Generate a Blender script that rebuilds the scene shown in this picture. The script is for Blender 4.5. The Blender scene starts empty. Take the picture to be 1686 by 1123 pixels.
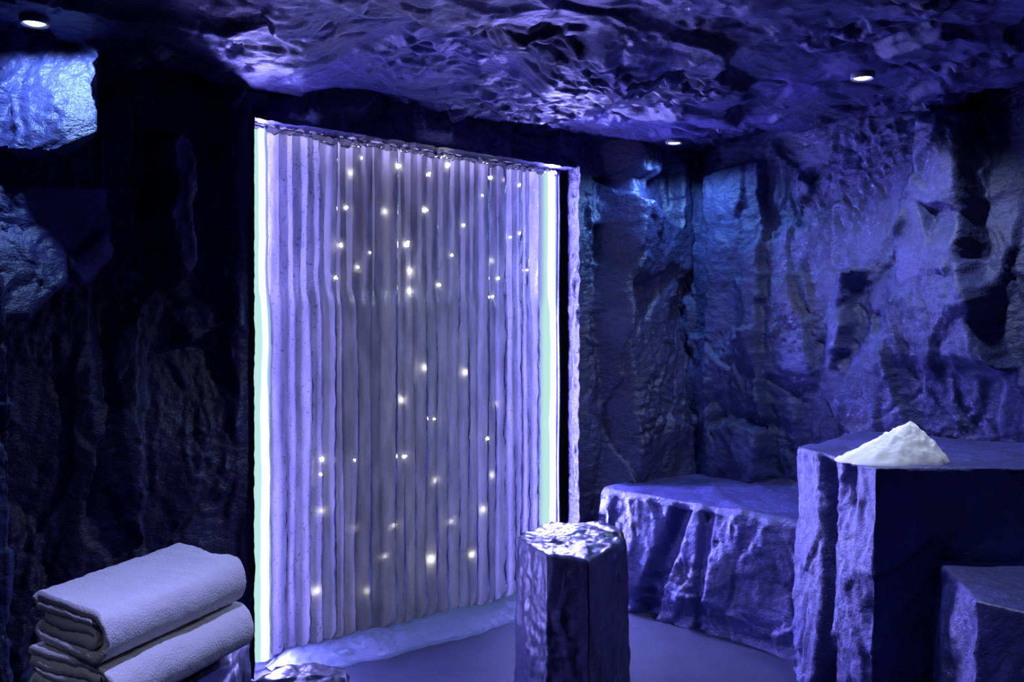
import bpy, bmesh, math, random
import numpy as np
from mathutils import Vector

scene = bpy.context.scene
COL = scene.collection

# ------------------------------------------------------------------ camera
CAM = np.array([-1.56, -3.54, 1.40])
FWD = np.array([0.637, 0.771, 0.0]); FWD /= np.linalg.norm(FWD)
RGT = np.array([FWD[1], -FWD[0], 0.0])
FOC, HX, HY = 1516.0, 843.0, 548.0          # measured on the 1686 x 1123 frame

cam_d = bpy.data.cameras.new('camera')
cam_d.sensor_width = 36.0
cam_d.lens = FOC / 1686.0 * 36.0
cam_d.shift_y = -(561.5 - HY) / 1686.0
cam_d.clip_start = 0.02
cam = bpy.data.objects.new('camera', cam_d)
COL.objects.link(cam)
cam.location = CAM
cam.rotation_euler = (math.pi / 2, 0, math.atan2(-FWD[0], FWD[1]))
scene.camera = cam

# ------------------------------------------------------------------ world, view
w = bpy.data.worlds.new('dark_room')
scene.world = w
w.use_nodes = True
w.node_tree.nodes['Background'].inputs[0].default_value = (0.10, 0.12, 0.5, 1)
w.node_tree.nodes['Background'].inputs[1].default_value = 0.02
scene.view_settings.view_transform = 'Standard'
scene.view_settings.look = 'None'
scene.view_settings.gamma = 1.0
scene.view_settings.use_curve_mapping = False
scene.view_settings.exposure = 0.0
scene.cycles.max_bounces = 4
scene.cycles.diffuse_bounces = 2
scene.cycles.glossy_bounces = 2
scene.cycles.transmission_bounces = 3

# light levels (lamps themselves are built further down)
STRIP = (255.0, 240.0, 900.0)                   # bare light strip, over-exposed in the picture
STRIP_SOFT = (0.50, 0.82, 0.80)              # iced-over part of the strip
BACK_SIDE_W, BACK_MID_W = 5.2, 1.35          # lamps behind the ice
DOWN = {1: ((0.30, 0.52, 1.0), 4.2), 2: ((0.20, 0.46, 1.0), 9.0), 3: ((0.62, 0.72, 1.0), 18.0),
        4: ((0.20, 0.42, 1.0), 2.5), 5: ((0.33, 0.35, 1.0), 25.0), 6: ((0.55, 0.62, 1.0), 9.0)}  # this row: fill lamps added out of view

def back_lamp(name, x, wid, power, color):
    d = bpy.data.lights.new(name, 'AREA')
    d.shape = 'RECTANGLE'; d.size = wid; d.size_y = 2.15
    d.energy = power; d.color = color
    o = bpy.data.objects.new(name, d); COL.objects.link(o)
    o.location = (x, 0.285, 1.12)
    o.rotation_euler = (-math.pi / 2, 0, math.pi)
    d2 = o.matrix_basis.to_3x3() @ Vector((0, 0, -1))
    if d2.y > 0:
        o.rotation_euler = (math.pi / 2, 0, math.pi)
    if (o.matrix_basis.to_3x3() @ Vector((0, 0, -1))).y > 0:
        o.rotation_euler = (math.pi / 2, 0, 0)
    return o

back_lamp('backlight_lamp', 0.20, 0.22, BACK_SIDE_W, (0.28, 0.24, 1.0))
back_lamp('backlight_lamp', 1.57, 0.20, BACK_SIDE_W * 0.8, (0.28, 0.24, 1.0))
hl = back_lamp('backlight_lamp', 0.90, 1.66, 1.3, (0.5, 0.45, 1.0)); hl.data.size_y = 0.02; hl.location = (0.90, 0.20, 2.252)   # thin lamp behind the frosted upper rim
back_lamp('backlight_lamp', 0.90, 1.20, BACK_MID_W, (0.92, 0.92, 1.0))

# ------------------------------------------------------------------ measuring helpers
def ray(px, py):
    d = FWD + RGT * ((px - HX) / FOC) + np.array([0, 0, 1.0]) * ((HY - py) / FOC)
    return d
def at_depth(px, py, depth):
    return CAM + ray(px, py) * depth
def on_y(px, py, y):
    d = ray(px, py); return CAM + d * ((y - CAM[1]) / d[1])
def on_x(px, py, x):
    d = ray(px, py); return CAM + d * ((x - CAM[0]) / d[0])
def on_z(px, py, z):
    d = ray(px, py); return CAM + d * ((z - CAM[2]) / d[2])

# ------------------------------------------------------------------ noise (numpy)
_rng = np.random.RandomState(7)
_PERM = np.concatenate([_rng.permutation(256)] * 3).astype(np.int64)
_GRAD = _rng.normal(size=(256, 3)); _GRAD /= np.linalg.norm(_GRAD, axis=1)[:, None]
_RND = _rng.rand(256, 6)

def _hash(i, j, k):
    return _PERM[(_PERM[(_PERM[i & 255] + j) & 255] + k) & 255]

def perlin(P):
    I = np.floor(P).astype(np.int64); F = P - I
    U = F * F * F * (F * (F * 6 - 15) + 10)
    out = 0
    for dx in (0, 1):
        wx = U[:, 0] if dx else 1 - U[:, 0]
        for dy in (0, 1):
            wy = U[:, 1] if dy else 1 - U[:, 1]
            for dz in (0, 1):
                wz = U[:, 2] if dz else 1 - U[:, 2]
                g = _GRAD[_hash(I[:, 0] + dx, I[:, 1] + dy, I[:, 2] + dz)]
                dot = (F[:, 0] - dx) * g[:, 0] + (F[:, 1] - dy) * g[:, 1] + (F[:, 2] - dz) * g[:, 2]
                out = out + wx * wy * wz * dot
    return out * 1.5

def fbm(P, octv=4, gain=0.5):
    a, s, o = 1.0, 1.0, 0
    for i in range(octv):
        o = o + a * perlin(P * s + 13.7 * i); a *= gain; s *= 2.03
    return o

def ridged(P, octv=3):
    a, s, o = 1.0, 1.0, 0
    for i in range(octv):
        o = o + a * (1 - 2.2 * np.abs(perlin(P * s + 7.1 * i))); a *= 0.5; s *= 2.1
    return o

def sstep(a, b, x):
    t = np.clip((x - a) / (b - a), 0, 1); return t * t * (3 - 2 * t)

def facets(P, edge=0.10):
    """broken-rock facets: every cell of a warped cell pattern is a tilted plane of its own"""
    I = np.floor(P).astype(np.int64)
    n = len(P)
    F1 = np.full(n, 9e9); F2 = np.full(n, 9e9); H1 = np.zeros(n); H2 = np.zeros(n)
    for dx in (-1, 0, 1):
        for dy in (-1, 0, 1):
            for dz in (-1, 0, 1):
                c = I + np.array([dx, dy, dz])
                h = _hash(c[:, 0], c[:, 1], c[:, 2])
                r = _RND[h]
                D = P - (c + r[:, :3])
                d = np.sqrt((D * D).sum(1))
                sl = _GRAD[(h + 31) & 255]
                H = (r[:, 3] - 0.5) * 1.3 + (D * sl).sum(1) * 0.9
                m1 = d < F1
                m2 = (~m1) & (d < F2)
                F2 = np.where(m1, F1, np.where(m2, d, F2)); H2 = np.where(m1, H1, np.where(m2, H, H2))
                F1 = np.where(m1, d, F1); H1 = np.where(m1, H, H1)
    g = F2 - F1
    wgt = 0.5 + 0.5 * sstep(0, edge, g)
    crack = 1 - sstep(0, 0.05, g)
    return H1 * wgt + H2 * (1 - wgt), crack

def rock_disp(P, seed=0.0, size=(0.4, 0.4, 0.8), amp=0.05, fine=1.0, strata=(9, 9, 26), chips=1.0):
    Q = P + seed * np.array([3.1, 1.7, 2.3])
    W = np.stack([fbm(Q * 2.2 + 5, 3), fbm(Q * 2.2 + 25, 3), fbm(Q * 2.2 + 45, 3)], 1)
    S = np.array(size)
    f1, c1 = facets((Q + W * 0.07) / S, 0.07)
    f2, c2 = facets((Q + W * 0.04) / (S * 0.36) + 11.0, 0.12)
    h = amp * f1 + amp * 0.34 * f2 - amp * 0.30 * c1 * sstep(-0.2, 0.3, W[:, 0])
    f3, c3 = facets((Q + W * 0.018) / (S * 0.13) + 23.0, 0.14)
    h = h + fine * chips * min(amp, 0.05) * 0.24 * f3 * (0.2 + 0.8 * sstep(-0.05, 0.3, perlin(Q * 2.7 + 91)))
    h = h + amp * 0.5 * fbm(Q * 1.6 + 77, 2)
    rp = ridged((Q + W * 0.06) * np.array(strata) + 3.0, 3)
    mask = 0.06 + 0.94 * sstep(-0.02, 0.34, perlin(Q * 2.7 + 91))
    h = h - amp * 0.20 * c2 * mask - amp * 0.10 * c3 * mask
    h = h - fine * 0.0052 * rp * mask + fine * 0.0045 * fbm(Q * 26.0, 2)
    return h

def poly_sd(S, T, poly):
    """signed distance (positive inside) to a polygon in wall coordinates"""
    poly = np.array(poly); n = len(poly)
    best = np.full(len(S), 9e9); inside = np.zeros(len(S), bool)
    for i in range(n):
        a, b = poly[i], poly[(i + 1) % n]
        ex, ey = b - a
        t = np.clip(((S - a[0]) * ex + (T - a[1]) * ey) / (ex * ex + ey * ey + 1e-12), 0, 1)
        best = np.minimum(best, np.hypot(S - a[0] - t * ex, T - a[1] - t * ey))
        cond = ((a[1] > T) != (b[1] > T)) & (S < (b[0] - a[0]) * (T - a[1]) / (b[1] - a[1] + 1e-12) + a[0])
        inside ^= cond
    return np.where(inside, best, -best)

# ------------------------------------------------------------------ object helpers
def link_mesh(name, verts, faces, mat, parent=None, smooth=True):
    me = bpy.data.meshes.new(name)
    V = np.asarray(verts, dtype=np.float32)
    if isinstance(faces, np.ndarray):
        nf, k = faces.shape
        me.vertices.add(len(V)); me.vertices.foreach_set('co', V.ravel())
        me.loops.add(nf * k); me.loops.foreach_set('vertex_index', faces.ravel().astype(np.int32))
        me.polygons.add(nf)
        me.polygons.foreach_set('loop_start', (np.arange(nf) * k).astype(np.int32))
        me.update(calc_edges=True)
    else:
        me.from_pydata(V.tolist(), [], faces)
    me.validate()
    if smooth:
        me.polygons.foreach_set('use_smooth', np.ones(len(me.polygons), bool))
    me.materials.append(mat)
    o = bpy.data.objects.new(name, me)
    COL.objects.link(o)
    if parent is not None:
        o.parent = parent
        o.matrix_parent_inverse = parent.matrix_basis.inverted()
    return o

def tag(o, label=None, cat=None, group=None, kind=None):
    if label: o['label'] = label
    if cat: o['category'] = cat
    if group: o['group'] = group
    if kind: o['kind'] = kind
    return o

def empty(name, loc):
    o = bpy.data.objects.new(name, None); COL.objects.link(o)
    o.location = loc; o.empty_display_size = 0.1
    return o

def grid_faces(nu, nv, flip=False, wrap=False):
    i, j = np.meshgrid(np.arange(nu if wrap else nu - 1), np.arange(nv - 1), indexing='ij')
    a = i * nv + j; b = ((i + 1) % nu) * nv + j
    f = np.stack([a, b, b + 1, a + 1], -1).reshape(-1, 4)
    return f[:, ::-1].copy() if flip else f

# ------------------------------------------------------------------ materials
def new_mat(name):
    m = bpy.data.materials.new(name); m.use_nodes = True
    nt = m.node_tree; nt.nodes.clear()
    return m, nt, nt.nodes, nt.links

def rock_material(name, c1, c2, rough=0.38, bump=0.6, scale=1.0, spec=0.6, stretch=(1, 1, 1.5), mottle=1.0):
    m, nt, N, L = new_mat(name)
    out = N.new('ShaderNodeOutputMaterial'); b = N.new('ShaderNodeBsdfPrincipled')
    tc = N.new('ShaderNodeTexCoord')
    mp = N.new('ShaderNodeMapping'); L.new(tc.outputs['Object'], mp.inputs['Vector'])
    n1 = N.new('ShaderNodeTexNoise'); n1.inputs['Scale'].default_value = 3.5 * scale * mottle; n1.inputs['Detail'].default_value = 3
    L.new(mp.outputs[0], n1.inputs['Vector'])
    r = N.new('ShaderNodeValToRGB')
    r.color_ramp.elements[0].position = 0.32; r.color_ramp.elements[0].color = (*c1, 1)
    r.color_ramp.elements[1].position = 0.66; r.color_ramp.elements[1].color = (*c2, 1)
    L.new(n1.outputs[0], r.inputs[0])
    # brownish stain blotches
    n4 = N.new('ShaderNodeSeparateColor'); L.new(n1.outputs['Color'], n4.inputs[0])
    rr = N.new('ShaderNodeMapRange'); rr.inputs[1].default_value = 0.56; rr.inputs[2].default_value = 0.72
    rr.inputs[3].default_value = 0.0; rr.inputs[4].default_value = 0.7
    L.new(n4.outputs[1], rr.inputs[0])
    mx = N.new('ShaderNodeMix'); mx.data_type = 'RGBA'
    L.new(rr.outputs[0], mx.inputs[0]); L.new(r.outputs[0], mx.inputs[6]); mx.inputs[7].default_value = (0.034, 0.030, 0.070, 1)
    L.new(mx.outputs[2], b.inputs['Base Color'])
    # fine relief: flaky strata + grain
    mp2 = N.new('ShaderNodeMapping'); mp2.inputs['Scale'].default_value = stretch
    L.new(tc.outputs['Object'], mp2.inputs['Vector'])
    n2 = N.new('ShaderNodeTexNoise'); n2.inputs['Scale'].default_value = 24 * scale; n2.inputs['Detail'].default_value = 4.5
    n2.inputs['Roughness'].default_value = 0.66; n2.inputs['Distortion'].default_value = 0.0
    L.new(mp2.outputs[0], n2.inputs['Vector'])
    # split flakes: every small cell stands at its own level
    wv = N.new('ShaderNodeVectorMath'); wv.operation = 'MULTIPLY_ADD'; wv.inputs[1].default_value = (0.04, 0.04, 0.04)
    L.new(n2.outputs['Color'], wv.inputs[0]); L.new(mp2.outputs[0], wv.inputs[2])
    vo = N.new('ShaderNodeTexVoronoi'); vo.inputs['Scale'].default_value = 17 * scale
    L.new(wv.outputs[0], vo.inputs['Vector'])
    sp = N.new('ShaderNodeSeparateColor'); L.new(vo.outputs['Color'], sp.inputs[0])
    ml = N.new('ShaderNodeMath'); ml.operation = 'MULTIPLY_ADD'
    L.new(sp.outputs[0], ml.inputs[0]); ml.inputs[1].default_value = 0.24; L.new(n2.outputs[0], ml.inputs[2]); ad = ml
    bp = N.new('ShaderNodeBump'); bp.inputs['Strength'].default_value = bump; bp.inputs['Distance'].default_value = 0.02
    L.new(ad.outputs[0], bp.inputs['Height']); L.new(bp.outputs[0], b.inputs['Normal'])
    rg = N.new('ShaderNodeMapRange'); rg.inputs[3].default_value = rough - 0.12; rg.inputs[4].default_value = rough + 0.18
    L.new(n2.outputs[0], rg.inputs[0]); L.new(rg.outputs[0], b.inputs['Roughness'])
    b.inputs['Specular IOR Level'].default_value = spec
    L.new(b.outputs[0], out.inputs[0])
    return m

def simple_mat(name, col, rough=0.6, bump=0.0, bscale=40, sheen=0.0, spec=0.4, col2=None, dist=0.01):
    m, nt, N, L = new_mat(name)
    out = N.new('ShaderNodeOutputMaterial'); b = N.new('ShaderNodeBsdfPrincipled')
    b.inputs['Base Color'].default_value = (*col, 1); b.inputs['Roughness'].default_value = rough
    b.inputs['Specular IOR Level'].default_value = spec
    if sheen:
        b.inputs['Sheen Weight'].default_value = sheen; b.inputs['Sheen Roughness'].default_value = 0.5
    tc = N.new('ShaderNodeTexCoord')
    n = N.new('ShaderNodeTexNoise'); n.inputs['Scale'].default_value = bscale; n.inputs['Detail'].default_value = 5
    L.new(tc.outputs['Object'], n.inputs['Vector'])
    if bump:
        bp = N.new('ShaderNodeBump'); bp.inputs['Strength'].default_value = bump; bp.inputs['Distance'].default_value = dist
        L.new(n.outputs[0], bp.inputs['Height']); L.new(bp.outputs[0], b.inputs['Normal'])
    if col2 is not None:
        n2 = N.new('ShaderNodeTexNoise'); n2.inputs['Scale'].default_value = bscale * 0.1; n2.inputs['Detail'].default_value = 4
        L.new(tc.outputs['Object'], n2.inputs['Vector'])
        r = N.new('ShaderNodeValToRGB'); r.color_ramp.elements[0].color = (*col, 1); r.color_ramp.elements[1].color = (*col2, 1)
        r.color_ramp.elements[0].position = 0.35; r.color_ramp.elements[1].position = 0.65
        L.new(n2.outputs[0], r.inputs[0]); L.new(r.outputs[0], b.inputs['Base Color'])
    L.new(b.outputs[0], out.inputs[0])
    return m

def ice_material(name, frost=0.0, clear=1.0):
    m, nt, N, L = new_mat(name)
    out = N.new('ShaderNodeOutputMaterial')
    tc = N.new('ShaderNodeTexCoord')
    mp = N.new('ShaderNodeMapping'); mp.inputs['Scale'].default_value = (1, 1, 0.22)
    L.new(tc.outputs['Object'], mp.inputs['Vector'])
    n1 = N.new('ShaderNodeTexNoise'); n1.inputs['Scale'].default_value = 22; n1.inputs['Detail'].default_value = 3
    L.new(mp.outputs[0], n1.inputs['Vector'])
    n2 = N.new('ShaderNodeTexNoise'); n2.inputs['Scale'].default_value = 85; n2.inputs['Detail'].default_value = 3
    L.new(tc.outputs['Object'], n2.inputs['Vector'])
    pit = N.new('ShaderNodeMapRange'); pit.inputs[1].default_value = 0.62; pit.inputs[2].default_value = 0.72
    pit.inputs[3].default_value = 0.0; pit.inputs[4].default_value = -1.0
    L.new(n2.outputs[0], pit.inputs[0])
    # vertical milky veins give cloudy clarity
    r = N.new('ShaderNodeValToRGB')
    r.color_ramp.elements[0].position = 0.36; r.color_ramp.elements[0].color = (0.60 * clear, 0.61 * clear, 0.64 * clear, 1)
    r.color_ramp.elements[1].position = 0.62; r.color_ramp.elements[1].color = (0.90 * clear, 0.90 * clear, 0.92 * clear, 1)
    L.new(n1.outputs[0], r.inputs[0])
    ad = N.new('ShaderNodeMath'); ad.operation = 'MULTIPLY_ADD'; ad.inputs[1].default_value = 0.5 + frost
    L.new(pit.outputs[0], ad.inputs[0]); L.new(n1.outputs[0], ad.inputs[2])
    bp = N.new('ShaderNodeBump'); bp.inputs['Strength'].default_value = 0.22 + 0.6 * frost; bp.inputs['Distance'].default_value = 0.012
    L.new(ad.outputs[0], bp.inputs['Height'])
    bub = N.new('ShaderNodeMix'); bub.data_type = 'RGBA'; bub.blend_type = 'MULTIPLY'
    bf = N.new('ShaderNodeMath'); bf.operation = 'MULTIPLY'; bf.inputs[1].default_value = -0.9 * frost
    L.new(pit.outputs[0], bf.inputs[0]); L.new(bf.outputs[0], bub.inputs[0])
    L.new(r.outputs[0], bub.inputs[6]); bub.inputs[7].default_value = (0.5, 0.5, 0.62, 1)
    tr = N.new('ShaderNodeBsdfTranslucent'); L.new(bub.outputs[2], tr.inputs[0]); L.new(bp.outputs[0], tr.inputs['Normal'])
    df = N.new('ShaderNodeBsdfDiffuse'); df.inputs[0].default_value = (0.40, 0.40, 0.42, 1); L.new(bp.outputs[0], df.inputs['Normal'])
    mx = N.new('ShaderNodeMixShader'); mx.inputs[0].default_value = 0.80
    L.new(df.outputs[0], mx.inputs[1]); L.new(tr.outputs[0], mx.inputs[2])
    gl = N.new('ShaderNodeBsdfGlossy'); gl.inputs['Roughness'].default_value = 0.22; L.new(bp.outputs[0], gl.inputs['Normal'])
    fr = N.new('ShaderNodeFresnel'); fr.inputs[0].default_value = 1.31
    mx2 = N.new('ShaderNodeMixShader'); L.new(fr.outputs[0], mx2.inputs[0])
    L.new(mx.outputs[0], mx2.inputs[1]); L.new(gl.outputs[0], mx2.inputs[2])
    L.new(mx2.outputs[0], out.inputs[0])
    return m

def emit_mat(name, col, strength=1.0):
    m, nt, N, L = new_mat(name)
    out = N.new('ShaderNodeOutputMaterial'); e = N.new('ShaderNodeEmission')
    e.inputs[0].default_value = (*col, 1); e.inputs[1].default_value = strength
    L.new(e.outputs[0], out.inputs[0])
    return m

ROCK = rock_material('rock', (0.038, 0.038, 0.135), (0.076, 0.075, 0.255))
ROCK_WALL = rock_material('rock_wall', (0.021, 0.025, 0.078), (0.042, 0.048, 0.150), rough=0.5, spec=0.35)
ROCK_DARK = rock_material('rock_dark', (0.022, 0.022, 0.070), (0.044, 0.041, 0.125))
ROCK_WET = rock_material('rock_wet', (0.024, 0.022, 0.065), (0.045, 0.042, 0.115), rough=0.32, bump=0.13, spec=0.5)
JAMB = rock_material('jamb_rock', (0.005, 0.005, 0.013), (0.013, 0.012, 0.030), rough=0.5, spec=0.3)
ROCK_CEIL = rock_material('rock_ceiling', (0.010, 0.010, 0.036), (0.050, 0.046, 0.170), rough=0.44, bump=0.40, spec=0.22, stretch=(1.0, 1.0, 1.0), mottle=0.6)
FLOOR = simple_mat('floor_snow_dust', (0.027, 0.031, 0.066), 0.75, bump=0.12, bscale=60, col2=(0.035, 0.040, 0.082))
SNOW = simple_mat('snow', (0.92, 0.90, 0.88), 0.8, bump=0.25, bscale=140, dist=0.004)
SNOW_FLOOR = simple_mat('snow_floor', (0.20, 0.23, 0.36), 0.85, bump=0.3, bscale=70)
TOWEL = simple_mat('terry_cotton', (0.88, 0.85, 0.80), 0.95, bump=0.55, bscale=260, sheen=0.35, spec=0.1, dist=0.006)
for _n in SNOW.node_tree.nodes:
    if _n.type == 'BSDF_PRINCIPLED':
        _n.inputs['Subsurface Weight'].default_value = 0.5; _n.inputs['Subsurface Radius'].default_value = (0.04, 0.04, 0.045); _n.inputs['Subsurface Scale'].default_value = 1.0
ICE = ice_material('ice')
ICE_CLEAR = ice_material('clear_ice', 0.0, 0.88)
ICE_FROST = ice_material('frosty_ice', 0.8)
BACKING = simple_mat('niche_back', (0.10, 0.10, 0.16), 0.8, bump=0.1)
BULB_M = emit_mat('bulb_glow', (1.0, 0.96, 0.92), 18.0)
BULB_IN_M = emit_mat('bulb_glow_inside', (1.0, 0.95, 0.90), 22.0)
METAL = simple_mat('dark_metal_ring', (0.12, 0.12, 0.16), 0.35, spec=0.7)

# ------------------------------------------------------------------ the setting
X0, X1, Y0, ZC = -3.0, 2.5, -4.8, 2.40
OPEN0, OPEN1, OPENZ = 0.0, 1.818, 2.275       # opening of the ice niche in the back wall

def rock_sheet(name, origin, sd, td, nd, ss, ts, mat, hfun, flip=False, **kw):
    S, T = np.meshgrid(ss, ts, indexing='ij')
    S, T = S.ravel(), T.ravel()
    P = np.array(origin) + S[:, None] * np.array(sd) + T[:, None] * np.array(td)
    h = hfun(S, T, P)
    V = P + h[:, None] * np.array(nd)
    return V, grid_faces(len(ss), len(ts), flip)

def lin(a, b, step):
    return np.linspace(a, b, max(2, int(round(abs(b - a) / step)) + 1))

def merge(parts):
    Vs, Fs, o = [], [], 0
    for V, F in parts:
        Vs.append(V); Fs.append(F + o); o += len(V)
    return np.concatenate(Vs), np.concatenate(Fs)

# floor
fx, fy = lin(X0, X1, 0.04), lin(Y0, 0.32, 0.04)
def hf_floor(S, T, P): return 0.006 * fbm(P * 3.0, 3)
V, F = rock_sheet('floor', (0, 0, -0.004), (1, 0, 0), (0, 1, 0), (0, 0, 1), fx, fy, FLOOR, hf_floor)
tag(link_mesh('floor', V, F, FLOOR), kind='structure')

# ---- back wall (holds the ice niche)
def wall_pt_back(pts, y=0.0):
    return [(on_y(a, b, y)[0], on_y(a, b, y)[2]) for a, b in pts]

def feat(h, S, T, poly, off, gs=0.0, gt=0.0, edge=0.02):
    Q = np.column_stack([S, T, S * 0 + off * 40])
    sd = poly_sd(S + 0.035 * fbm(Q * 6, 3), T + 0.05 * fbm(Q * 6 + 31, 3), poly); m = sstep(-edge, edge, sd)
    c = np.mean(np.array(poly), axis=0)
    return h + m * (off + gs * (S - c[0]) + gt * (T - c[1]))

def hf_back(S, T, P):
    h = rock_disp(P, 1.0, (0.30, 0.3, 0.75), 0.045)
    # right of the niche the wall steps forward towards the corner
    h = h + 0.22 * sstep(1.93, 2.06, S + 0.03 * np.sin(T * 5))
    # wall left of the niche lies back behind the lit slab
    rec = sstep(-0.62, -0.54, S) * (1 - sstep(-0.16, -0.04, S))
    h = h - 0.13 * rec * sstep(0.9, 1.5, T)
    h = feat(h, S, T, wall_pt_back([(268, 215), (318, 232), (322, 430), (300, 470), (262, 440)]), 0.24, -0.2, 0.05, 0.03)
    h = feat(h, S, T, wall_pt_back([(180, 540), (240, 520), (225, 880), (190, 860)]), 0.06, 0.2, 0.0, 0.03)
    h = feat(h, S, T, wall_pt_back([(290, 505), (410, 485), (412, 545), (300, 560)]), 0.05, 0.0, -0.5, 0.02)
    # overhang and deep cleft in the corner
    h = feat(h, S, T, wall_pt_back([(1030, 285), (1125, 280), (1125, 370), (1075, 345)], -0.22), -0.10, 0, 0, 0.02)
    edge = np.minimum(np.abs(S - OPEN0), np.abs(S - OPEN1))
    near = np.where(T < OPENZ + 0.05, sstep(0.0, 0.10, edge), 1.0)
    near = np.where((S > OPEN0) & (S < OPEN1), sstep(0.0, 0.06, T - OPENZ), near)
    return h * near
st = 0.0085
zs = lin(0, OPENZ, st); zt = lin(OPENZ, ZC + 0.10, st)
parts = []
for (a, b, t) in ((X0, -1.25, None), (-1.25, OPEN0, None), (OPEN1, X1 + 0.1, None)):
    sx = lin(a, b, 0.03 if a == X0 else st)
    tz = lin(0, ZC + 0.10, 0.03 if a == X0 else st)
    parts.append(rock_sheet('w', (0, 0, 0), (1, 0, 0), (0, 0, 1), (0, -1, 0), sx, tz, ROCK, hf_back))
parts.append(rock_sheet('w', (0, 0, 0), (1, 0, 0), (0, 0, 1), (0, -1, 0), lin(OPEN0, OPEN1, st), zt, ROCK, hf_back))
V, F = merge(parts)
wall_back = tag(link_mesh('wall_back', V, F, ROCK_DARK), kind='structure')

# niche: jambs, head and back plate
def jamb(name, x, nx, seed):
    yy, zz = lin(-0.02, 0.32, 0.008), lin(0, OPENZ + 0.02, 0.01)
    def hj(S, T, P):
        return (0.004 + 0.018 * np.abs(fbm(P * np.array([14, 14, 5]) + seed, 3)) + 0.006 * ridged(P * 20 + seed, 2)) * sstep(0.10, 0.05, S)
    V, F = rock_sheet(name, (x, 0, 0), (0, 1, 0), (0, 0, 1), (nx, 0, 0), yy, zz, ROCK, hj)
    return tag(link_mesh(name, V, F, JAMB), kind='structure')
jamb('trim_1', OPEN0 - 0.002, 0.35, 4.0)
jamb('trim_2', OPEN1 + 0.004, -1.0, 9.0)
def head(S, T, P): return 0.006 + 0.01 * np.abs(fbm(P * 12, 3))
V, F = rock_sheet('trim', (0, 0, OPENZ + 0.004), (1, 0, 0), (0, 1, 0), (0, 0, -1), lin(OPEN0, OPEN1, 0.012), lin(-0.0, 0.32, 0.012), ROCK, head)
tag(link_mesh('trim_3', V, F, ROCK), kind='structure')
V, F = rock_sheet('plate', (0, 0.32, 0), (1, 0, 0), (0, 0, 1), (0, -1, 0), lin(OPEN0 - 0.02, OPEN1 + 0.02, 0.05), lin(0, OPENZ + 0.02, 0.05), BACKING, lambda S, T, P: 0.004 * fbm(P * 6, 2))
tag(link_mesh('wall_niche', V, F, BACKING), kind='structure')

# ---- right wall
def wall_pt_right(pts, x=2.5):
    return [(on_x(a, b, x)[1], on_x(a, b, x)[2]) for a, b in pts]
def hf_right(S, T, P):
    h = rock_disp(P, 2.0, (0.34, 0.36, 0.62), 0.05)
    R = wall_pt_right
    # S runs towards negative y to the right of the picture
    h = feat(h, S, T, R([(1168, 285), (1262, 262), (1262, 560), (1256, 800), (1172, 800)]), 0.07, 0.0, 0.0, 0.015)
    h = feat(h, S, T, R([(1510, 300), (1545, 195), (1615, 190), (1618, 420), (1655, 600), (1480, 602), (1440, 600), (1468, 470)]), 0.13, -0.25, 0.10, 0.05)
    h = feat(h, S, T, R([(1612, 180), (1622, 180), (1628, 430), (1612, 430)]), -0.10, 0, 0, 0.008)
    h = feat(h, S, T, R([(1545, 350), (1600, 352), (1612, 420), (1560, 425)]), -0.04, 0, -0.6, 0.025)
    h = feat(h, S, T, R([(1345, 560), (1395, 440), (1420, 440), (1400, 500), (1385, 590), (1360, 600)]), 0.07, -0.9, 0.0, 0.02)
    h = feat(h, S, T, R([(1402, 470), (1428, 470), (1425, 560), (1405, 605), (1375, 610)]), -0.045, 0, 0, 0.03)
    h = feat(h, S, T, R([(1180, 590), (1255, 540), (1255, 700), (1180, 700)]), -0.05, 0, 0.4, 0.02)
    h = feat(h, S, T, R([(1260, 620), (1440, 605), (1560, 610), (1700, 640), (1700, 800), (1260, 800)]), -0.05, 0, 0.2, 0.015)
    return h
parts = [rock_sheet('w', (X1, 0, 0), (0, -1, 0), (0, 0, 1), (-1, 0, 0), lin(-0.1, 2.7, st), lin(0, ZC + 0.10, st), ROCK, lambda S, T, P: hf_right(-S, T, P), True)]
parts.append(rock_sheet('w', (X1, 0, 0), (0, -1, 0), (0, 0, 1), (-1, 0, 0), lin(2.7, -Y0, 0.03), lin(0, ZC + 0.10, 0.03), ROCK, lambda S, T, P: hf_right(-S, T, P), True))
V, F = merge(parts)
wall_right = tag(link_mesh('wall_right', V, F, ROCK_WALL), kind='structure')

# ---- walls behind the camera and ceiling
V, F = rock_sheet('w', (X0, 0, 0), (0, -1, 0), (0, 0, 1), (1, 0, 0), lin(-0.1, -Y0, 0.035), lin(0, ZC + 0.1, 0.035), ROCK, lambda S, T, P: rock_disp(P, 3.0, (0.4, 0.4, 0.8), 0.06))
tag(link_mesh('wall_left', V, F, ROCK_DARK), kind='structure')
V, F = rock_sheet('w', (0, Y0, 0), (1, 0, 0), (0, 0, 1), (0, 1, 0), lin(X0, X1, 0.035), lin(0, ZC + 0.1, 0.035), ROCK, lambda S, T, P: rock_disp(P, 4.0, (0.4, 0.4, 0.8), 0.06), True)
tag(link_mesh('wall_front', V, F, ROCK_DARK), kind='structure')

LIGHTS = {1: on_z(57, 33, ZC - 0.01), 2: on_z(1110, 232, ZC - 0.01), 3: on_z(1420, 124, ZC - 0.01),
          4: np.array([1.77, -3.35, ZC - 0.01]), 5: np.array([-0.90, -2.25, ZC - 0.01]), 6: np.array([-2.05, -2.35, ZC - 0.01])}  # places of the unseen, added fill lamps

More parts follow.
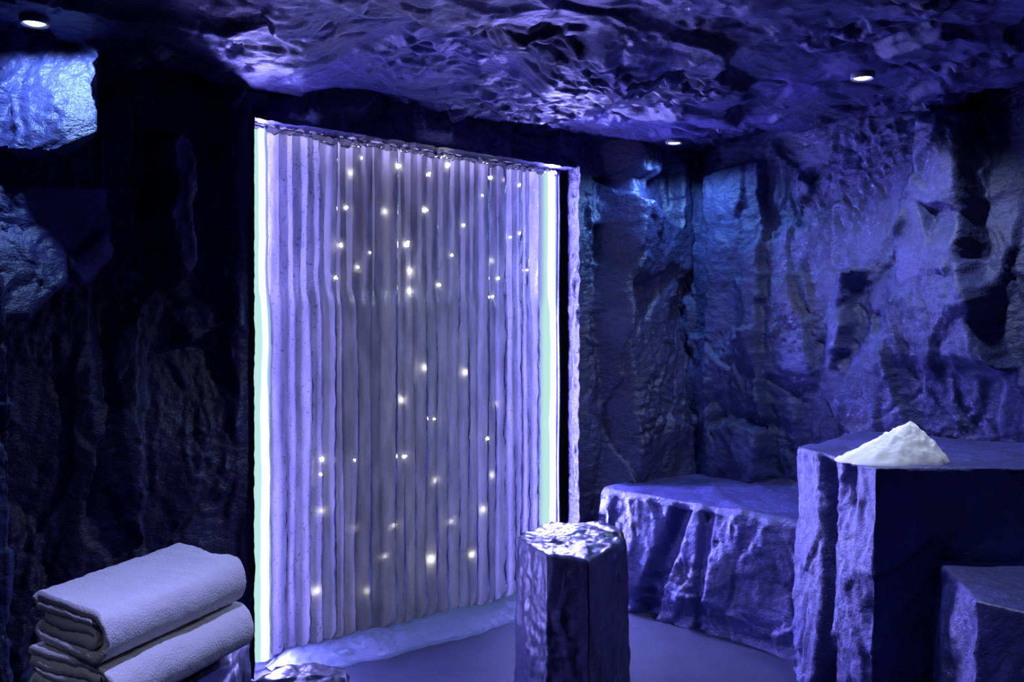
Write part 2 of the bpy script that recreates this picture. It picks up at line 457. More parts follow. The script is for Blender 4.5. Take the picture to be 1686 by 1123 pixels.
def ceil_pt(pts): return [(on_z(a, b, ZC)[0], on_z(a, b, ZC)[1]) for a, b in pts]
def hf_ceil(S, T, P):
    h = rock_disp(P, 5.0, (0.62, 0.42, 0.5), 0.046, fine=0.75, strata=(7, 9, 12), chips=3.2)
    h = feat(h, S, T, ceil_pt([(300, 10), (480, 0), (560, 90), (520, 190), (420, 170), (380, 90)]), 0.02, 0.0, -0.06, 0.12)
    h = feat(h, S, T, ceil_pt([(560, 40), (800, 40), (860, 120), (800, 235), (620, 215), (540, 180), (530, 100)]), -0.03, 0.0, 0.04, 0.12)
    h = feat(h, S, T, ceil_pt([(800, 150), (900, 90), (1010, 60), (1080, 120), (1000, 230), (930, 255), (830, 215)]), 0.03, -0.03, -0.07, 0.14)
    for k, c in LIGHTS.items():                    # flat seat for every downlight
        d = np.hypot(S - c[0], T - c[1]); m = sstep(0.16, 0.06, d)
        h = h * (1 - m) + 0.004 * m
    return h
cs = dict(origin=(0, 0, ZC), sd=(1, 0, 0), td=(0, 1, 0), nd=(0, 0, -1))
V, F = merge([rock_sheet('c', ss=lin(-1.4, X1 + 0.05, 0.0078), ts=lin(-2.8, 0.05, 0.0078), mat=ROCK_CEIL, hfun=hf_ceil, flip=True, **cs),
              rock_sheet('c', ss=lin(X0, -1.4, 0.03), ts=lin(Y0, 0.05, 0.03), mat=ROCK_CEIL, hfun=hf_ceil, flip=True, **cs),
              rock_sheet('c', ss=lin(-1.4, X1 + 0.05, 0.03), ts=lin(Y0, -2.8, 0.03), mat=ROCK_CEIL, hfun=hf_ceil, flip=True, **cs)])
tag(link_mesh('ceiling', V, F, ROCK_CEIL), kind='structure')

# ------------------------------------------------------------------ free-standing rock
def vnormals(V, F):
    me = bpy.data.meshes.new('tmp')
    me.from_pydata(V.tolist(), [], F if isinstance(F, list) else F.tolist()); me.update()
    n = np.zeros(len(V) * 3, np.float32)
    me.vertices.foreach_get('normal', n)
    bpy.data.meshes.remove(me)
    return n.reshape(-1, 3).astype(float)

def rock_prism(name, poly, z0, z1, mat, parent=None, step=0.014, amp=0.02, size=(0.2, 0.2, 0.35), seed=0.0,
               flare=0.0, rnd=0.02, fine=1.0, topz=None, axes=None, strata=(9, 9, 26), top_amp=0.5, hmod=None):
    """a block of rock over a polygon (counter-clockwise), sides and top one broken surface"""
    poly = np.array(poly, float)
    A = 0.5 * np.sum(poly[:, 0] * np.roll(poly[:, 1], -1) - np.roll(poly[:, 0], -1) * poly[:, 1])
    if A < 0: poly = poly[::-1]
    pts = []
    for a, b in zip(poly, np.roll(poly, -1, 0)):
        n = max(2, int(np.linalg.norm(b - a) / step))
        pts += [a + (b - a) * i / n for i in range(n)]
    pts = np.array(pts); N = len(pts)
    c = poly.mean(0)
    rings = []
    for z in lin(z0, z1 - rnd, step):
        k = 1 + flare * (z1 - z) / (z1 - z0)
        rings.append((c + (pts - c) * k, np.full(N, z)))
    R = np.linalg.norm(pts - c, axis=1).mean()
    for a in (0.5, 1.0):
        off = rnd * (1 - math.cos(a * math.pi / 2)); zz = z1 - rnd + rnd * math.sin(a * math.pi / 2)
        rings.append((c + (pts - c) * (1 - off / R), np.full(N, zz)))
    k0 = 1 - rnd / R
    nr = max(3, int(R / step))
    for i in range(1, nr):
        rings.append((c + (pts - c) * k0 * (1 - i / nr), np.full(N, z1)))
    V = np.concatenate([np.column_stack([p, z]) for p, z in rings] + [np.array([[c[0], c[1], z1]])])
    ntop = len(rings)
    if topz is not None:
        m = V[:, 2] > z0 + 1e-6
        V[:, 2] = np.where(m, V[:, 2] + topz(V) * ((V[:, 2] - z0) / (z1 - z0)), V[:, 2])
    F = []
    for r in range(ntop - 1):
        for i in range(N):
            j = (i + 1) % N
            F.append((r * N + i, r * N + j, (r + 1) * N + j, (r + 1) * N + i))
    last = len(V) - 1
    for i in range(N):
        F.append(((ntop - 1) * N + i, (ntop - 1) * N + (i + 1) % N, last))
    nrm = vnormals(V, F)
    h = rock_disp(V, seed, size, amp, fine, strata)
    up = nrm[:, 2] > 0.75
    h = np.where(up, h * top_amp, h)
    if hmod is not None: h = h + hmod(V) * (~up)
    V = V + nrm * h[:, None]
    V[:, 2] = np.maximum(V[:, 2], z0)
    if axes is not None:
        o, ax, ay, az = [np.array(q, float) for q in axes]
        V = o + V[:, :1] * ax + V[:, 1:2] * ay + V[:, 2:3] * az
    return link_mesh(name, V, F, mat, parent)

# slabs and boulders standing proud of the back wall, left of the ice: local (x, z) polygon, pushed out along -y
def wall_slab(poly, depth, seed, mat, amp=0.03, size=(0.22, 0.3, 0.3), rnd=0.03, tilt=None):
    return rock_prism('rock_slab', poly, -0.05, depth, mat, wall_back, step=0.012, amp=amp, size=size, seed=seed, rnd=rnd,
                      topz=tilt, axes=((0, 0, 0), (1, 0, 0), (0, 0, 1), (0, -1, 0)), top_amp=0.9, strata=(10, 22, 10))
wall_slab([(-1.20, 2.02), (-0.80, 1.99), (-0.675, 2.06), (-0.655, 2.44), (-1.2, 2.46)], 0.13, 21.0, ROCK, rnd=0.01, amp=0.035, tilt=lambda V: -0.25 * (V[:, 1] - 2.2) + 0.80 * (V[:, 0] + 0.90))
wall_slab([(-1.10, 1.88), (-0.80, 1.90), (-0.60, 1.93), (-0.56, 1.72), (-0.72, 1.55), (-0.85, 1.70), (-1.1, 1.72)], 0.11, 22.0, ROCK, amp=0.04)
wall_slab([(-1.02, 1.60), (-0.95, 1.80), (-0.80, 1.83), (-0.705, 1.76), (-0.72, 1.58), (-0.86, 1.44), (-1.0, 1.42)], 0.17, 23.0, ROCK, amp=0.03, tilt=lambda V: -0.45 * (V[:, 1] - 1.62))
wall_slab([(-1.25, 0.0), (-0.925, 0.0), (-0.93, 0.7), (-0.915, 1.2), (-0.95, 1.62), (-1.25, 1.7)], 0.26, 24.0, ROCK, amp=0.03)

# rock bench along the right wall
def bench():
    yy = lin(-0.17, -1.46, 0.009)
    prof = [(-0.02, 0.0), (0.0, 0.10), (0.02, 0.30), (0.02, 0.50), (0.03, 0.575), (0.055, 0.600), (0.10, 0.605), (0.40, 0.61), (0.74, 0.62)]
    pr = []
    for (a, b), (c, d) in zip(prof[:-1], prof[1:]):
        n = max(1, int(math.hypot(c - a, d - b) / 0.010))
        pr += [(a + (c - a) * i / n, b + (d - b) * i / n) for i in range(n)]
    pr.append(prof[-1]); pr = np.array(pr)
    Y, K = np.meshgrid(yy, np.arange(len(pr)), indexing='ij')
    Y = Y.ravel(); K = K.ravel()
    p = pr[K]
    front = 1.80 - 0.03 * (Y + 0.4) / 0.8
    V = np.column_stack([front + p[:, 0], Y, p[:, 1]])
    F = grid_faces(len(yy), len(pr), False)
    n = vnormals(V, F)
    if n[:, 2].mean() < 0: F = F[:, ::-1].copy(); n = -n
    h = rock_disp(V, 6.0, (0.5, 0.42, 0.5), 0.040)
    top = sstep(0.55, 0.62, V[:, 2])
    # slanting dark clefts and undercut foot
    for px0, px1, dpt, wd in ((1118, 1060, 0.085, 0.055), (1158, 1140, 0.03, 0.03)):
        a = on_x(px0, 820, 1.8); b = on_x(px1, 990, 1.8)
        t = (V[:, 2] - b[2]) / (a[2] - b[2]); yc = b[1] + (a[1] - b[1]) * t
        h -= dpt * np.exp(-((V[:, 1] - yc) / wd) ** 4) * (1 - top)
    h = h * (1 - 0.75 * top)
    h -= 0.07 * sstep(0.16, 0.04, V[:, 2])
    V = V + n * h[:, None]
    # end face at the far end
    o = link_mesh('rock_bench', V, F, ROCK)
    return tag(o, 'low dark rock bench running along the right wall with a level top', 'bench')
bench()

def w_xy(px, py, z): p = on_z(px, py, z); return (p[0], p[1])
# tall block that carries the snow
blk = [w_xy(1310, 735, 0.93), w_xy(1440, 771, 0.93), w_xy(1690, 771, 0.93), (2.56, -2.70), (2.56, -1.20)]
def clefts(V):
    h = 0
    for px, wd, dp, z0, z1 in ((1362, 0.030, 0.075, -0.1, 1.0), (1425, 0.022, 0.045, 0.35, 0.52), (1398, 0.02, 0.03, 0.70, 1.0)):
        c = w_xy(px, 735 + (px - 1310) * 0.277, 0.93)
        d = np.hypot(V[:, 0] - c[0] + 0.02 * np.sin(V[:, 2] * 5) * (1 - V[:, 2]), V[:, 1] - c[1] + 0.03 * np.sin(V[:, 2] * 4.1))
        h = h - dp * np.exp(-(d / wd) ** 2 * 0.7) * sstep(z0, z0 + 0.08, V[:, 2]) * sstep(z1, z1 - 0.08, V[:, 2])
    return h
o = rock_prism('rock_block', blk, 0.0, 0.93, ROCK, step=0.012, amp=0.024, size=(0.24, 0.24, 0.45), seed=31.0, rnd=0.012, flare=0.05, top_amp=0.25, hmod=clefts)
tag(o, 'tall dark rock block at the end of the bench with snow on top', 'rock')
stp = [w_xy(1562, 943, 0.61), w_xy(1606, 990, 0.61), w_xy(1690, 1010, 0.61), (1.35, -2.95), (2.2, -3.1), (2.3, -2.55), (1.80, -2.16), (1.62, -2.02)]
o = rock_prism('rock_step', stp, 0.0, 0.61, ROCK, step=0.014, amp=0.016, size=(0.3, 0.3, 0.5), seed=35.0, rnd=0.012, flare=0.10, top_amp=0.3)
tag(o, 'lower rock step in front of the tall block at the right edge', 'rock')

# six-sided stone stool
zt = 0.63
top = [w_xy(850, 882, zt), w_xy(898, 910, zt), w_xy(970, 922, zt), w_xy(1035, 884, zt), w_xy(995, 858, zt), w_xy(905, 857, zt)]
o = rock_prism('stone_stool', top, 0.0, zt, ROCK_WET, step=0.009, amp=0.007, size=(0.16, 0.16, 0.5), seed=41.0, rnd=0.014, flare=0.03, fine=0.55, top_amp=1.5)
tag(o, 'upright six-sided basalt column stool with a glistening top before the ice wall', 'stool')
# low stone in front of the ice, mostly below the frame
c = at_depth(500, 1125, 2.95)
ang = np.linspace(0, 2 * math.pi, 8)[:-1]
low = [(c[0] + 0.17 * math.cos(a) * (1 + 0.15 * math.sin(3 * a)), c[1] + 0.15 * math.sin(a)) for a in ang]
o = rock_prism('low_stone', low, 0.0, c[2] + 0.03, ROCK_WET, step=0.010, amp=0.014, size=(0.14, 0.14, 0.3), seed=45.0, rnd=0.05, flare=0.1)
tag(o, 'low rounded dark stone at the lower left foot of the ice wall', 'stone')
# rock that carries the towels
zl = 0.695
led = [w_xy(20, 1150, zl), w_xy(330, 1230, zl), w_xy(385, 1090, zl), w_xy(402, 1020, zl), w_xy(365, 985, zl), w_xy(60, 1030, zl)]
o = rock_prism('rock_plinth', led, 0.0, zl, ROCK_WET, step=0.012, amp=0.014, size=(0.2, 0.2, 0.4), seed=51.0, rnd=0.015, flare=0.06, top_amp=0.3)
tag(o, 'dark rock plinth under the folded white towels', 'rock')

# ------------------------------------------------------------------ ice wall
ice = empty('ice_wall', (0.89, 0.10, 0.0))
tag(ice, 'backlit wall of fluted ice columns with small lights frozen inside', 'ice wall')
rng = random.Random(11)
YI = 0.105
def px_x(px): return on_y(px, 600, YI)[0]
edges_px = [441, 466, 487, 509, 530, 548, 566, 587, 606, 624, 646, 664, 681, 699, 716, 735, 752, 770, 784, 800, 814, 828, 845, 857, 870, 884]
xs = [px_x(p) for p in edges_px]
def column(xa, xb, k, n):
    side = min(k, n - 1 - k)
    wid = xb - xa
    zb = 0.015 + 0.02 * rng.random()
    zz = lin(zb, 2.262, 0.016); M = 13
    th = np.linspace(-math.pi * 0.5, math.pi * 0.5, M)
    dep = min(0.05, wid * 0.42) * (0.12 + 0.75 * rng.random() ** 1.6)
    seed = rng.random() * 50
    V = []
    Zc = np.column_stack([np.full(len(zz), seed), np.zeros(len(zz)), zz])
    wob = 0.009 * perlin(Zc * np.array([1, 1, 1.3])) + 0.0012 * perlin(Zc * np.array([1, 1, 7.0]) + 3)
    wwd = 1.06 + 0.10 * perlin(Zc * np.array([1, 1, 1.2]) + 9) + 0.02 * perlin(Zc * np.array([1, 1, 8.0]) + 19)
    low = sstep(1.62, 1.50, zz)
    fwd = 0.016 * low + 0.012 * perlin(Zc * np.array([1, 1, 1.4]) + 29)
    endb = np.sqrt(np.clip((zz - zb) / 0.05, 0.02, 1))
    hw = wid * (0.66 + 0.26 * rng.random()) * wwd * (0.35 + 0.65 * endb)
    dp = dep * (0.35 + 0.65 * endb) * (0.24 + 0.16 * sstep(1.5, 0.6, zz) + 0.40 * sstep(0.5, 0.1, zz)) + fwd * endb
    cx = (xa + xb) / 2 + wob
    S = np.sin(th); C = np.cos(th)
    X = cx[:, None] + hw[:, None] * np.sign(S) * np.abs(S) ** 0.85
    Y = YI - dp[:, None] * C ** 0.9
    Z = np.repeat(zz[:, None], M, 1)
    V = np.column_stack([X.ravel(), Y.ravel(), Z.ravel()])
    b = 0.0035 if (side < 5) else 0.0018
    bl = b * fbm(V * np.array([30, 30, 16]) + seed, 3)
    V[:, 1] += bl
    return link_mesh('ice_column', V, grid_faces(len(zz), M), ICE_FROST if side < 4 else (ICE, ICE_CLEAR, ICE)[int(seed) % 3], ice)
for k in range(len(xs) - 1):
    column(xs[k], xs[k + 1], k, len(xs) - 1)
# frosted crust hanging along the head
xx = lin(0.03, 1.77, 0.006); M = 12
crust_r = 0.010 + 0.009 * np.abs(fbm(np.column_stack([xx * 9, xx * 0, xx * 0]), 3)) * 2
th = np.linspace(0, math.pi, M)
X = np.repeat(xx[:, None], M, 1); Y = 0.055 + 0.05 - crust_r[:, None] * 1.7 * np.sin(th)[None]
Z = 2.268 - crust_r[:, None] * 1.3 * (1 - np.cos(th))[None] / 2 * 1.6
V = np.column_stack([X.ravel(), Y.ravel(), Z.ravel()])
V += 0.006 * np.column_stack([fbm(V * 40, 2), fbm(V * 40 + 9, 2), fbm(V * 40 + 19, 2)])
link_mesh('frost_crust', V, grid_faces(len(xx), M), ICE_FROST, ice)

# light strips at both sides of the ice: iced-over lamps, brightest along a wandering core
def strip_material(name):
    m, nt, N, L = new_mat(name)
    out = N.new('ShaderNodeOutputMaterial'); e = N.new('ShaderNodeEmission')
    at = N.new('ShaderNodeAttribute'); at.attribute_name = 'core'
    mx = N.new('ShaderNodeMix'); mx.data_type = 'RGBA'
    mx.inputs[6].default_value = (*STRIP_SOFT, 1); mx.inputs[7].default_value = (*STRIP, 1)
    a2 = N.new('ShaderNodeAttribute'); a2.attribute_name = 'glow_fade'
    m2 = N.new('ShaderNodeMix'); m2.data_type = 'RGBA'
    m2.inputs[6].default_value = (*STRIP_SOFT, 1); m2.inputs[7].default_value = (0.26, 0.26, 0.80, 1)  # soft fade of the glow to purple, painted into the emission colour
    L.new(a2.outputs['Fac'], m2.inputs[0]); L.new(m2.outputs[2], mx.inputs[6])
    L.new(at.outputs['Fac'], mx.inputs[0]); L.new(mx.outputs[2], e.inputs[0]); L.new(e.outputs[0], out.inputs[0])
    return m
STRIP_M = strip_material('light_strip')
def strip(xa, xb, y, seed, label, right):
    t = empty('light_strip', ((xa + xb) / 2, y, 0.0))
    tag(t, label, 'light', 'light strips beside the ice')
    zz = lin(0.03, 2.25, 0.02); Zc = np.column_stack([np.full(len(zz), seed), zz * 0, zz]); M = 17
    wob = 0.006 * perlin(Zc * np.array([1, 1, 2.0])) + 0.003 * perlin(Zc * np.array([1, 1, 7.0]) + 5)
    up = sstep(1.48, 1.62, zz)
    A = np.full(len(zz), xa); B = np.full(len(zz), xb)
    if right: A = A + wob * 1.4 + 0.022 * up
    else: B = B + wob * 1.4 - 0.020 * up
    U = np.linspace(0, 1, M)
    X = A[:, None] + (B - A)[:, None] * U[None]
    Y = y - 0.012 * np.sin(U * math.pi)[None] ** 0.6 + 0 * X
    Z = np.repeat(zz[:, None], M, 1)
    if right:
        cc = 0.80 - 0.12 * up + 10 * wob; ww = 0.075 + 0.02 * up + 0 * zz
        st_ = 1.0 * np.ones(len(zz))
    else:
        cc = 0.60 + 9 * wob; ww = 0.085 + 0 * zz
        st_ = 1 - 0.9 * sstep(1.62, 1.52, zz) * sstep(1.05, 1.2, zz)
    core = st_[:, None] * np.exp(-((U[None] - cc[:, None]) / ww[:, None]) ** 2 * 1.0) 
    core = core ** 1.6
    o = link_mesh('lamp_tube', np.column_stack([X.ravel(), Y.ravel(), Z.ravel()]), grid_faces(len(zz), M, True), STRIP_M, t)
    at = o.data.attributes.new('core', 'FLOAT', 'POINT'); at.data.foreach_set('value', core.ravel().astype(np.float32))
    fade = np.repeat(sstep(0.62, 1.0, (1 - U) if right else U)[None], len(zz), 0)  # painted glow fade on the side next to the ice columns
    a2 = o.data.attributes.new('glow_fade', 'FLOAT', 'POINT'); a2.data.foreach_set('value', fade.ravel().astype(np.float32))
    return t
strip(0.036, px_x(441) + 0.014, 0.092, 3.0, 'glowing white light strip along the left edge of the ice wall', False)
strip(px_x(884) - 0.014, 1.752, 0.10, 8.0, 'glowing white light strip along the right edge of the ice wall', True)
# dark fin between the right strip and the rock jamb
fz = lin(0, 2.262, 0.03)
pr = np.array([(1.757, 0.30), (1.757, 0.086), (1.759, 0.082), (1.766, 0.082), (1.768, 0.086), (1.768, 0.30)])
V = np.array([[a + 0.003 * math.sin(z * 7), b, z] for z in fz for a, b in pr])
tag(link_mesh('trim_4', V, grid_faces(len(fz), len(pr)), ROCK_WET), kind='structure')

# small lights frozen into the ice: pixel, size, True = deep inside the ice
bulbs = [(655, 272, 9, 0), (707, 287, 7, 0), (738, 273, 9, 0), (596, 261, 5, 0), (575, 286, 6, 1), (809, 292, 6, 0), (826, 296, 4, 1), (795, 322, 5, 0),
         (570, 343, 7, 0), (631, 349, 5, 1), (701, 345, 9, 0), (764, 370, 7, 0), (562, 405, 8, 0), (609, 416, 4, 0), (670, 401, 10, 0), (744, 419, 6, 0),
         (590, 440, 6, 0), (553, 458, 6, 0), (674, 447, 8, 1), (673, 480, 7, 1), (723, 468, 7, 0), (807, 430, 6, 1), (820, 459, 6, 0), (811, 489, 5, 0),
         (840, 390, 5, 0), (856, 384, 5, 0), (856, 305, 5, 0), (869, 445, 4, 0), (697, 605, 6, 1), (764, 613, 6, 1), (660, 658, 8, 1), (716, 690, 5, 0), (814, 665, 5, 1),
         (803, 722, 6, 0), (667, 751, 6, 0), (531, 755, 8, 0), (529, 782, 6, 0), (584, 758, 4, 0), (715, 790, 6, 1), (808, 782, 5, 1), (529, 840, 7, 1),
         (738, 858, 7, 1), (793, 838, 6, 1), (648, 864, 6, 1), (582, 868, 4, 1), (629, 915, 5, 1), (708, 920, 8, 1), (773, 912, 8, 1), (519, 972, 6, 1), (601, 972, 4, 1)]
def bulb_mesh(seed):
    bm = bmesh.new(); bmesh.ops.create_icosphere(bm, subdivisions=2, radius=1.0)
    r = random.Random(seed)
    spikes = [Vector((r.gauss(0, 1), r.gauss(0, 0.4), r.gauss(0, 1))).normalized() for _ in range(5)]
    for v in bm.verts:
        n = v.co.normalized(); k = max(0, max(n.dot(s) for s in spikes))
        v.co = n * (0.48 + 0.95 * k ** 7)
    me = bpy.data.meshes.new('light_bulb'); bm.to_mesh(me); bm.free()
    for p in me.polygons: p.use_smooth = True
    return me
bm_out = [bulb_mesh(i) for i in range(4)]; bm_in = [bulb_mesh(i + 9) for i in range(2)]
for m in bm_out: m.materials.append(BULB_M)
for m in bm_in: m.materials.append(BULB_IN_M)
dg = bpy.context.evaluated_depsgraph_get(); dg.update()
for i, (px, py, s, deep) in enumerate(bulbs):
    d = ray(px, py); dn = Vector(d).normalized()
    hit, loc, nrm, idx, ob, mtx = scene.ray_cast(dg, Vector(CAM), dn)
    if not hit or ob.name.split('.')[0] not in ('ice_column', 'frost_crust'):
        # another thing stands in front: put it on the ice face anyway
        loc = Vector(on_y(px, py, YI - 0.03))
    me = (bm_in[i % 2] if deep else bm_out[i % 4])
    o = bpy.data.objects.new('light_bulb', me); COL.objects.link(o)
    loc = loc + dn * (0.016 if deep else -0.007)
    sc = s * 0.0017 * (0.55 if deep else 0.72)
    o.location = loc; o.scale = (sc, sc, sc * 1.1); o.rotation_euler = (0, i * 1.3, 0)
    o.parent = ice; o.matrix_parent_inverse = ice.matrix_basis.inverted()

# snow drift at the foot of the ice
def drift():
    xx = lin(0.10, 1.76, 0.012); vv = np.linspace(0, 1, 26)
    Xg, Vg = np.meshgrid(xx, vv, indexing='ij'); Xg = Xg.ravel(); Vg = Vg.ravel()
    nz = fbm(np.column_stack([Xg * 3.5, Xg * 0, Xg * 0 + 4]), 3)
    wid = 0.13 + 0.05 * nz
    Y = 0.10 - Vg * (0.10 + wid)
    tap = sstep(0.10, 0.2, Xg) * sstep(1.76, 1.68, Xg)
    Z = (0.055 + 0.02 * nz) * np.cos(Vg * math.pi / 2) ** 0.8 * tap
    V = np.column_stack([Xg, Y, Z + 0.002]); V[:, 2] += 0.008 * fbm(V * 25, 3) * (Vg < 0.97) * tap
    V[:, 2] = np.where(Vg > 0.985, -0.006, V[:, 2])
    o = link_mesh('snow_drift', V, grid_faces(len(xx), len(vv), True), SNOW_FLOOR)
    tag(o, 'low drift of loose snow along the foot of the ice wall', 'snow')
drift()

# snow pile on the tall block
def snow_pile():
    c = on_z(1490, 758, 0.93)
    n, m = 90, 36
    A = np.linspace(0, 2 * math.pi, n, endpoint=False); Rr = np.linspace(0, 1, m)
    Ag, Rg = np.meshgrid(A, Rr, indexing='ij'); Ag = Ag.ravel(); Rg = Rg.ravel()
    # local axes: a = to the right in the picture, b = away
    ca, sa = np.cos(Ag), np.sin(Ag)
    left = np.clip(-ca, 0, 1)
    rad = 0.155 + 0.10 * left ** 2 - 0.02 * np.abs(sa) ** 2 + 0.012 * fbm(np.column_stack([ca * 3, sa * 3, ca * 0]), 3)
    rad = np.where(sa < -0.2, rad * 0.92, rad)
    prof = (1 - Rg) ** (0.92 + 0.35 * left) * 0.97 + 0.03 * (1 - Rg ** 6)
    prof = np.where(Rg < 0.12, prof * 0.97 + 0.0, prof)
    a = ca * rad * Rg + 0.02 * (1 - Rg); b = sa * rad * Rg
    V = c[None] + a[:, None] * RGT + b[:, None] * FWD
    V[:, 2] = 0.928 + 0.152 * prof
    V[:, 2] += (0.010 * fbm(V * 26, 3) + 0.004 * ridged(V * 50, 2)) * sstep(0.0, 0.15, Rg) * (1 - 0.6 * Rg ** 4)
    V[:, 2] = np.where(Rg > 0.99, 0.926, V[:, 2])
    o = link_mesh('snow_pile', V, grid_faces(n, m, True, wrap=True), SNOW)
    tag(o, 'white heap of fresh snow on top of the tall rock block', 'snow')
    return o
snow_pile()

# ------------------------------------------------------------------ towels
def towel(name, label, A, B, Lvec, z0, thick, seed, layers):
    """A, B: ends of the folded edge at the near-left end (A back, B front), Lvec runs along the towel"""
    A = np.array(A); B = np.array(B); Lvec = np.array(Lvec)
    Wd = np.linalg.norm((B - A)[:2]); sdir = (B - A) / Wd
    # cross-section path in (s, z): starts inside and winds outward, open at the back (s = 0)
    t = thick / layers
    path = []
    def seg(a, b, n=14): path.extend([tuple(np.array(a) + (np.array(b) - np.array(a)) * i / n) for i in range(n)])
    def arc(c, r, a0, a1, n=12): path.extend([(c[0] + r * math.cos(a0 + (a1 - a0) * i / n), c[1] + r * math.sin(a0 + (a1 - a0) * i / n)) for i in range(n)])
    g = t * 0.5
    top = thick - g; bot = g
    h = math.pi / 2
    if layers == 5:
        z = [bot, bot + t, bot + 2 * t, bot + 3 * t, top]
        r_in, r_out = t / 2, (top - bot) / 2
        # inner tongue: z2 back->front, fold, z1? front->back ... then the outer wrap bottom -> front -> top
        seg((0.02, z[2]), (Wd - r_out - 0.012, z[2])); arc((Wd - r_out - 0.012, (z[2] + z[1]) / 2), t / 2, h, -h)
        seg((Wd - r_out - 0.012, z[1]), (0.012, z[1])); arc((0.012, (z[1] + z[0]) / 2), t / 2, h, 3 * h)
        seg((0.012, z[0]), (Wd - r_out, z[0]), 18); arc((Wd - r_out, (z[0] + z[4]) / 2), r_out, -h, h, 22)
        seg((Wd - r_out, z[4]), (0.004, z[4]), 18); arc((0.004, (z[4] + z[3]) / 2), t / 2, h, 3 * h)
        seg((0.004, z[3]), (Wd - r_out - 0.004, z[3]), 16); path.append((Wd - r_out - 0.004, z[3]))
    P = np.array(path)
    d = np.gradient(P, axis=0); d /= np.linalg.norm(d, axis=1)[:, None] + 1e-9
    nn = np.column_stack([-d[:, 1], d[:, 0]])
    ht = t * 0.47
    loop = [P + nn * ht]
    e = P[-1]; loop.append(np.array([e + d[-1] * ht * 0.8 + nn[-1] * ht * 0.5, e + d[-1] * ht, e + d[-1] * ht * 0.8 - nn[-1] * ht * 0.5]))
    loop.append((P - nn * ht)[::-1])
    e = P[0]; loop.append(np.array([e - d[0] * ht * 0.8 - nn[0] * ht * 0.5, e - d[0] * ht, e - d[0] * ht * 0.8 + nn[0] * ht * 0.5]))
    loop = np.concatenate(loop); n = len(loop)
    ll = np.concatenate([[0.0, 0.004, 0.010], np.linspace(0.02, 0.98, 60), [0.990, 0.996, 1.0]])
    m = len(ll)
    ctr = np.array([Wd * 0.5, thick * 0.5])
    V = []
    for l in ll:
        q = loop.copy()
        V.append(np.column_stack([A[0] + sdir[0] * q[:, 0] + Lvec[0] * l, A[1] + sdir[1] * q[:, 0] + Lvec[1] * l, z0 + q[:, 1]]))
    V = np.array(V)                                        # m, n, 3
    flat = V.reshape(-1, 3)
    lf = np.repeat(ll, n)
    sf = np.tile(loop[:, 0], m); zf = np.tile(loop[:, 1], m)
    # soft sag and unevenness
    flat[:, 2] += (0.006 * fbm(flat * 7 + seed, 2) + 0.0025 * fbm(flat * 30 + seed, 2)) * sstep(0.0, thick * 0.4, zf)
    bow = 0.012 * fbm(np.column_stack([zf * 30 + seed, sf * 3, lf * 0 + seed]), 2) * np.exp(-lf * 10)
    flat[:, 0] += Lvec[0] / np.linalg.norm(Lvec) * bow; flat[:, 1] += Lvec[1] / np.linalg.norm(Lvec) * bow
    flat += 0.0012 * np.column_stack([fbm(flat * 90, 2), fbm(flat * 90 + 5, 2), fbm(flat * 90 + 9, 2)])
    # wavy layers towards the back edge
    flat[:, 2] += 0.006 * np.sin(sf * 28 + seed) * sstep(0.9, 0.2, zf / thick) * sstep(0.1, 0.5, zf / thick) * np.exp(-lf * 3)
    idx = np.arange(m * n).reshape(m, n)
    F = []
    for i in range(m - 1):
        for j in range(n):
            k = (j + 1) % n
            F.append((idx[i, j], idx[i, k], idx[i + 1, k], idx[i + 1, j]))
    # end caps between the two sides of the sheet
    half = len(P)
    def cap(i, fl):
        lo = idx[i]
        for j in range(half - 1):
            a, b = lo[j], lo[j + 1]
            c, dd = lo[half + 3 + (half - 1 - (j + 1))], lo[half + 3 + (half - 1 - j)]
            F.append((a, dd, c, b) if fl else (a, b, c, dd))
    cap(0, True); cap(m - 1, False)
    F = [tuple(int(q) for q in f) for f in F]
    o = link_mesh(name, flat, F, TOWEL)
    bm = bmesh.new(); bm.from_mesh(o.data); bmesh.ops.recalc_face_normals(bm, faces=bm.faces); bm.to_mesh(o.data); bm.free()
    return tag(o, label, 'towel', 'folded towels on the plinth')

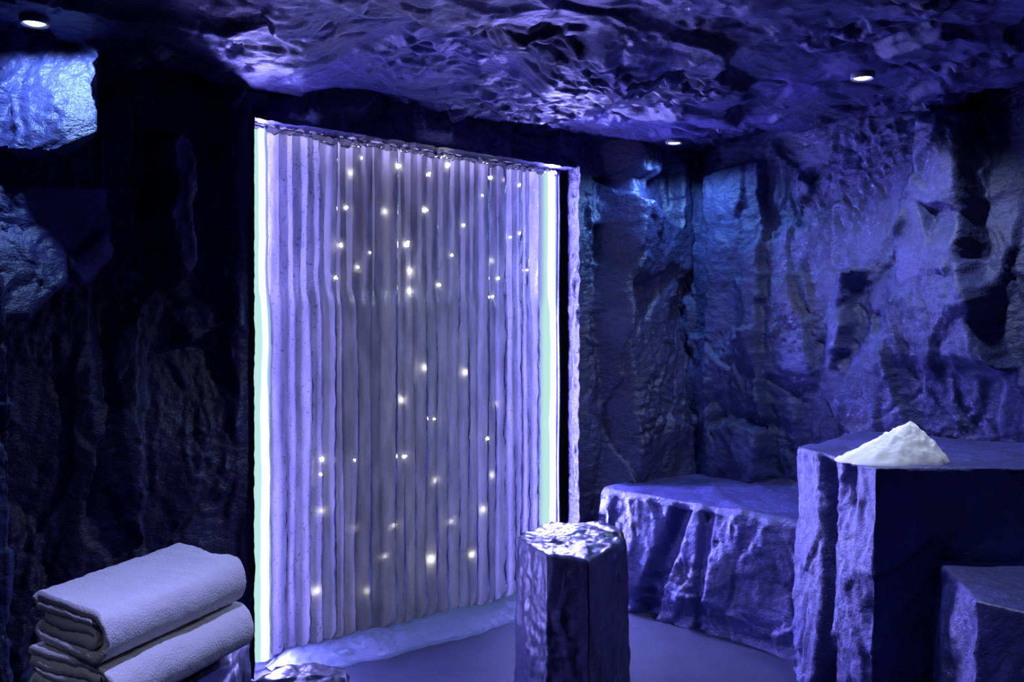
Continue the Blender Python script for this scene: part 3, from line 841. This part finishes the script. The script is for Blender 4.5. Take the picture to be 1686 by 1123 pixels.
zt1 = 0.90
pa, pb = on_z(64, 972, zt1), on_z(172, 1012, zt1)
pd, pc = on_z(300, 893, zt1), on_z(398, 925, zt1)
Lv = ((pd - pa) + (pc - pb)) / 2
towel('folded_towel', 'folded white terry towel lying on top of the other towel', pa, pb, Lv, 0.804, 0.097, 3.0, 5)
towel('folded_towel', 'folded white terry towel underneath, lying on the rock plinth', pa + np.array([-0.012, 0.0, 0]), pb + np.array([0.012, -0.012, 0]), Lv * 1.0, 0.704, 0.096, 8.0, 5)

# ------------------------------------------------------------------ downlights
def downlight(k, label):
    c = LIGHTS[k]; col, power = DOWN[k]
    t = empty('downlight', (c[0], c[1], ZC))
    tag(t, label, 'downlight', 'ceiling downlights')
    # ring with a stepped profile
    n = 40; prof = [(0.034, 2.386), (0.037, 2.376), (0.041, 2.374), (0.044, 2.380), (0.045, 2.405), (0.034, 2.405)]
    A = np.linspace(0, 2 * math.pi, n, endpoint=False)
    V = np.array([[c[0] + r * math.cos(a), c[1] + r * math.sin(a), z] for a in A for r, z in prof])
    link_mesh('ring', V, grid_faces(n, len(prof), False, wrap=True), METAL, t)
    # domed lens
    prof = [(0.0005, 2.374), (0.012, 2.3745), (0.024, 2.377), (0.031, 2.381), (0.034, 2.388)]
    V = np.array([[c[0] + r * math.cos(a), c[1] + r * math.sin(a), z] for a in A for r, z in prof])
    lm = emit_mat('downlight_lens', tuple(0.5 + 0.5 * q for q in col), 6.0)
    link_mesh('lens', V, grid_faces(n, len(prof), False, wrap=True), lm, t)
    d = bpy.data.lights.new('downlight_lamp', 'SPOT')
    d.energy = power * 4; d.color = col; d.spot_size = math.radians({1: 178, 4: 95, 5: 78, 6: 84}.get(k, 160)); d.spot_blend = {1: 0.15, 5: 0.9}.get(k, 0.6); d.shadow_soft_size = 0.03
    o = bpy.data.objects.new('downlight_lamp', d); COL.objects.link(o)
    o.location = (c[0], c[1], 2.335)
    o.parent = t; o.matrix_parent_inverse = t.matrix_basis.inverted()
downlight(1, 'round bright downlight in the ceiling above the left rock wall')
downlight(2, 'round downlight in the ceiling just right of the ice wall')
downlight(3, 'round downlight in the ceiling above the snow heap')
downlight(4, 'added fill downlight, out of view, near the front end of the right wall')  # unseen lamp added to fill the right side with light
downlight(5, 'added fill downlight, out of view, above and in front of the folded towels')  # unseen lamp added to light the towel tops
downlight(6, 'added fill downlight, out of view, left of the folded towels near the left wall')  # unseen lamp added to brighten the left ends of the towels
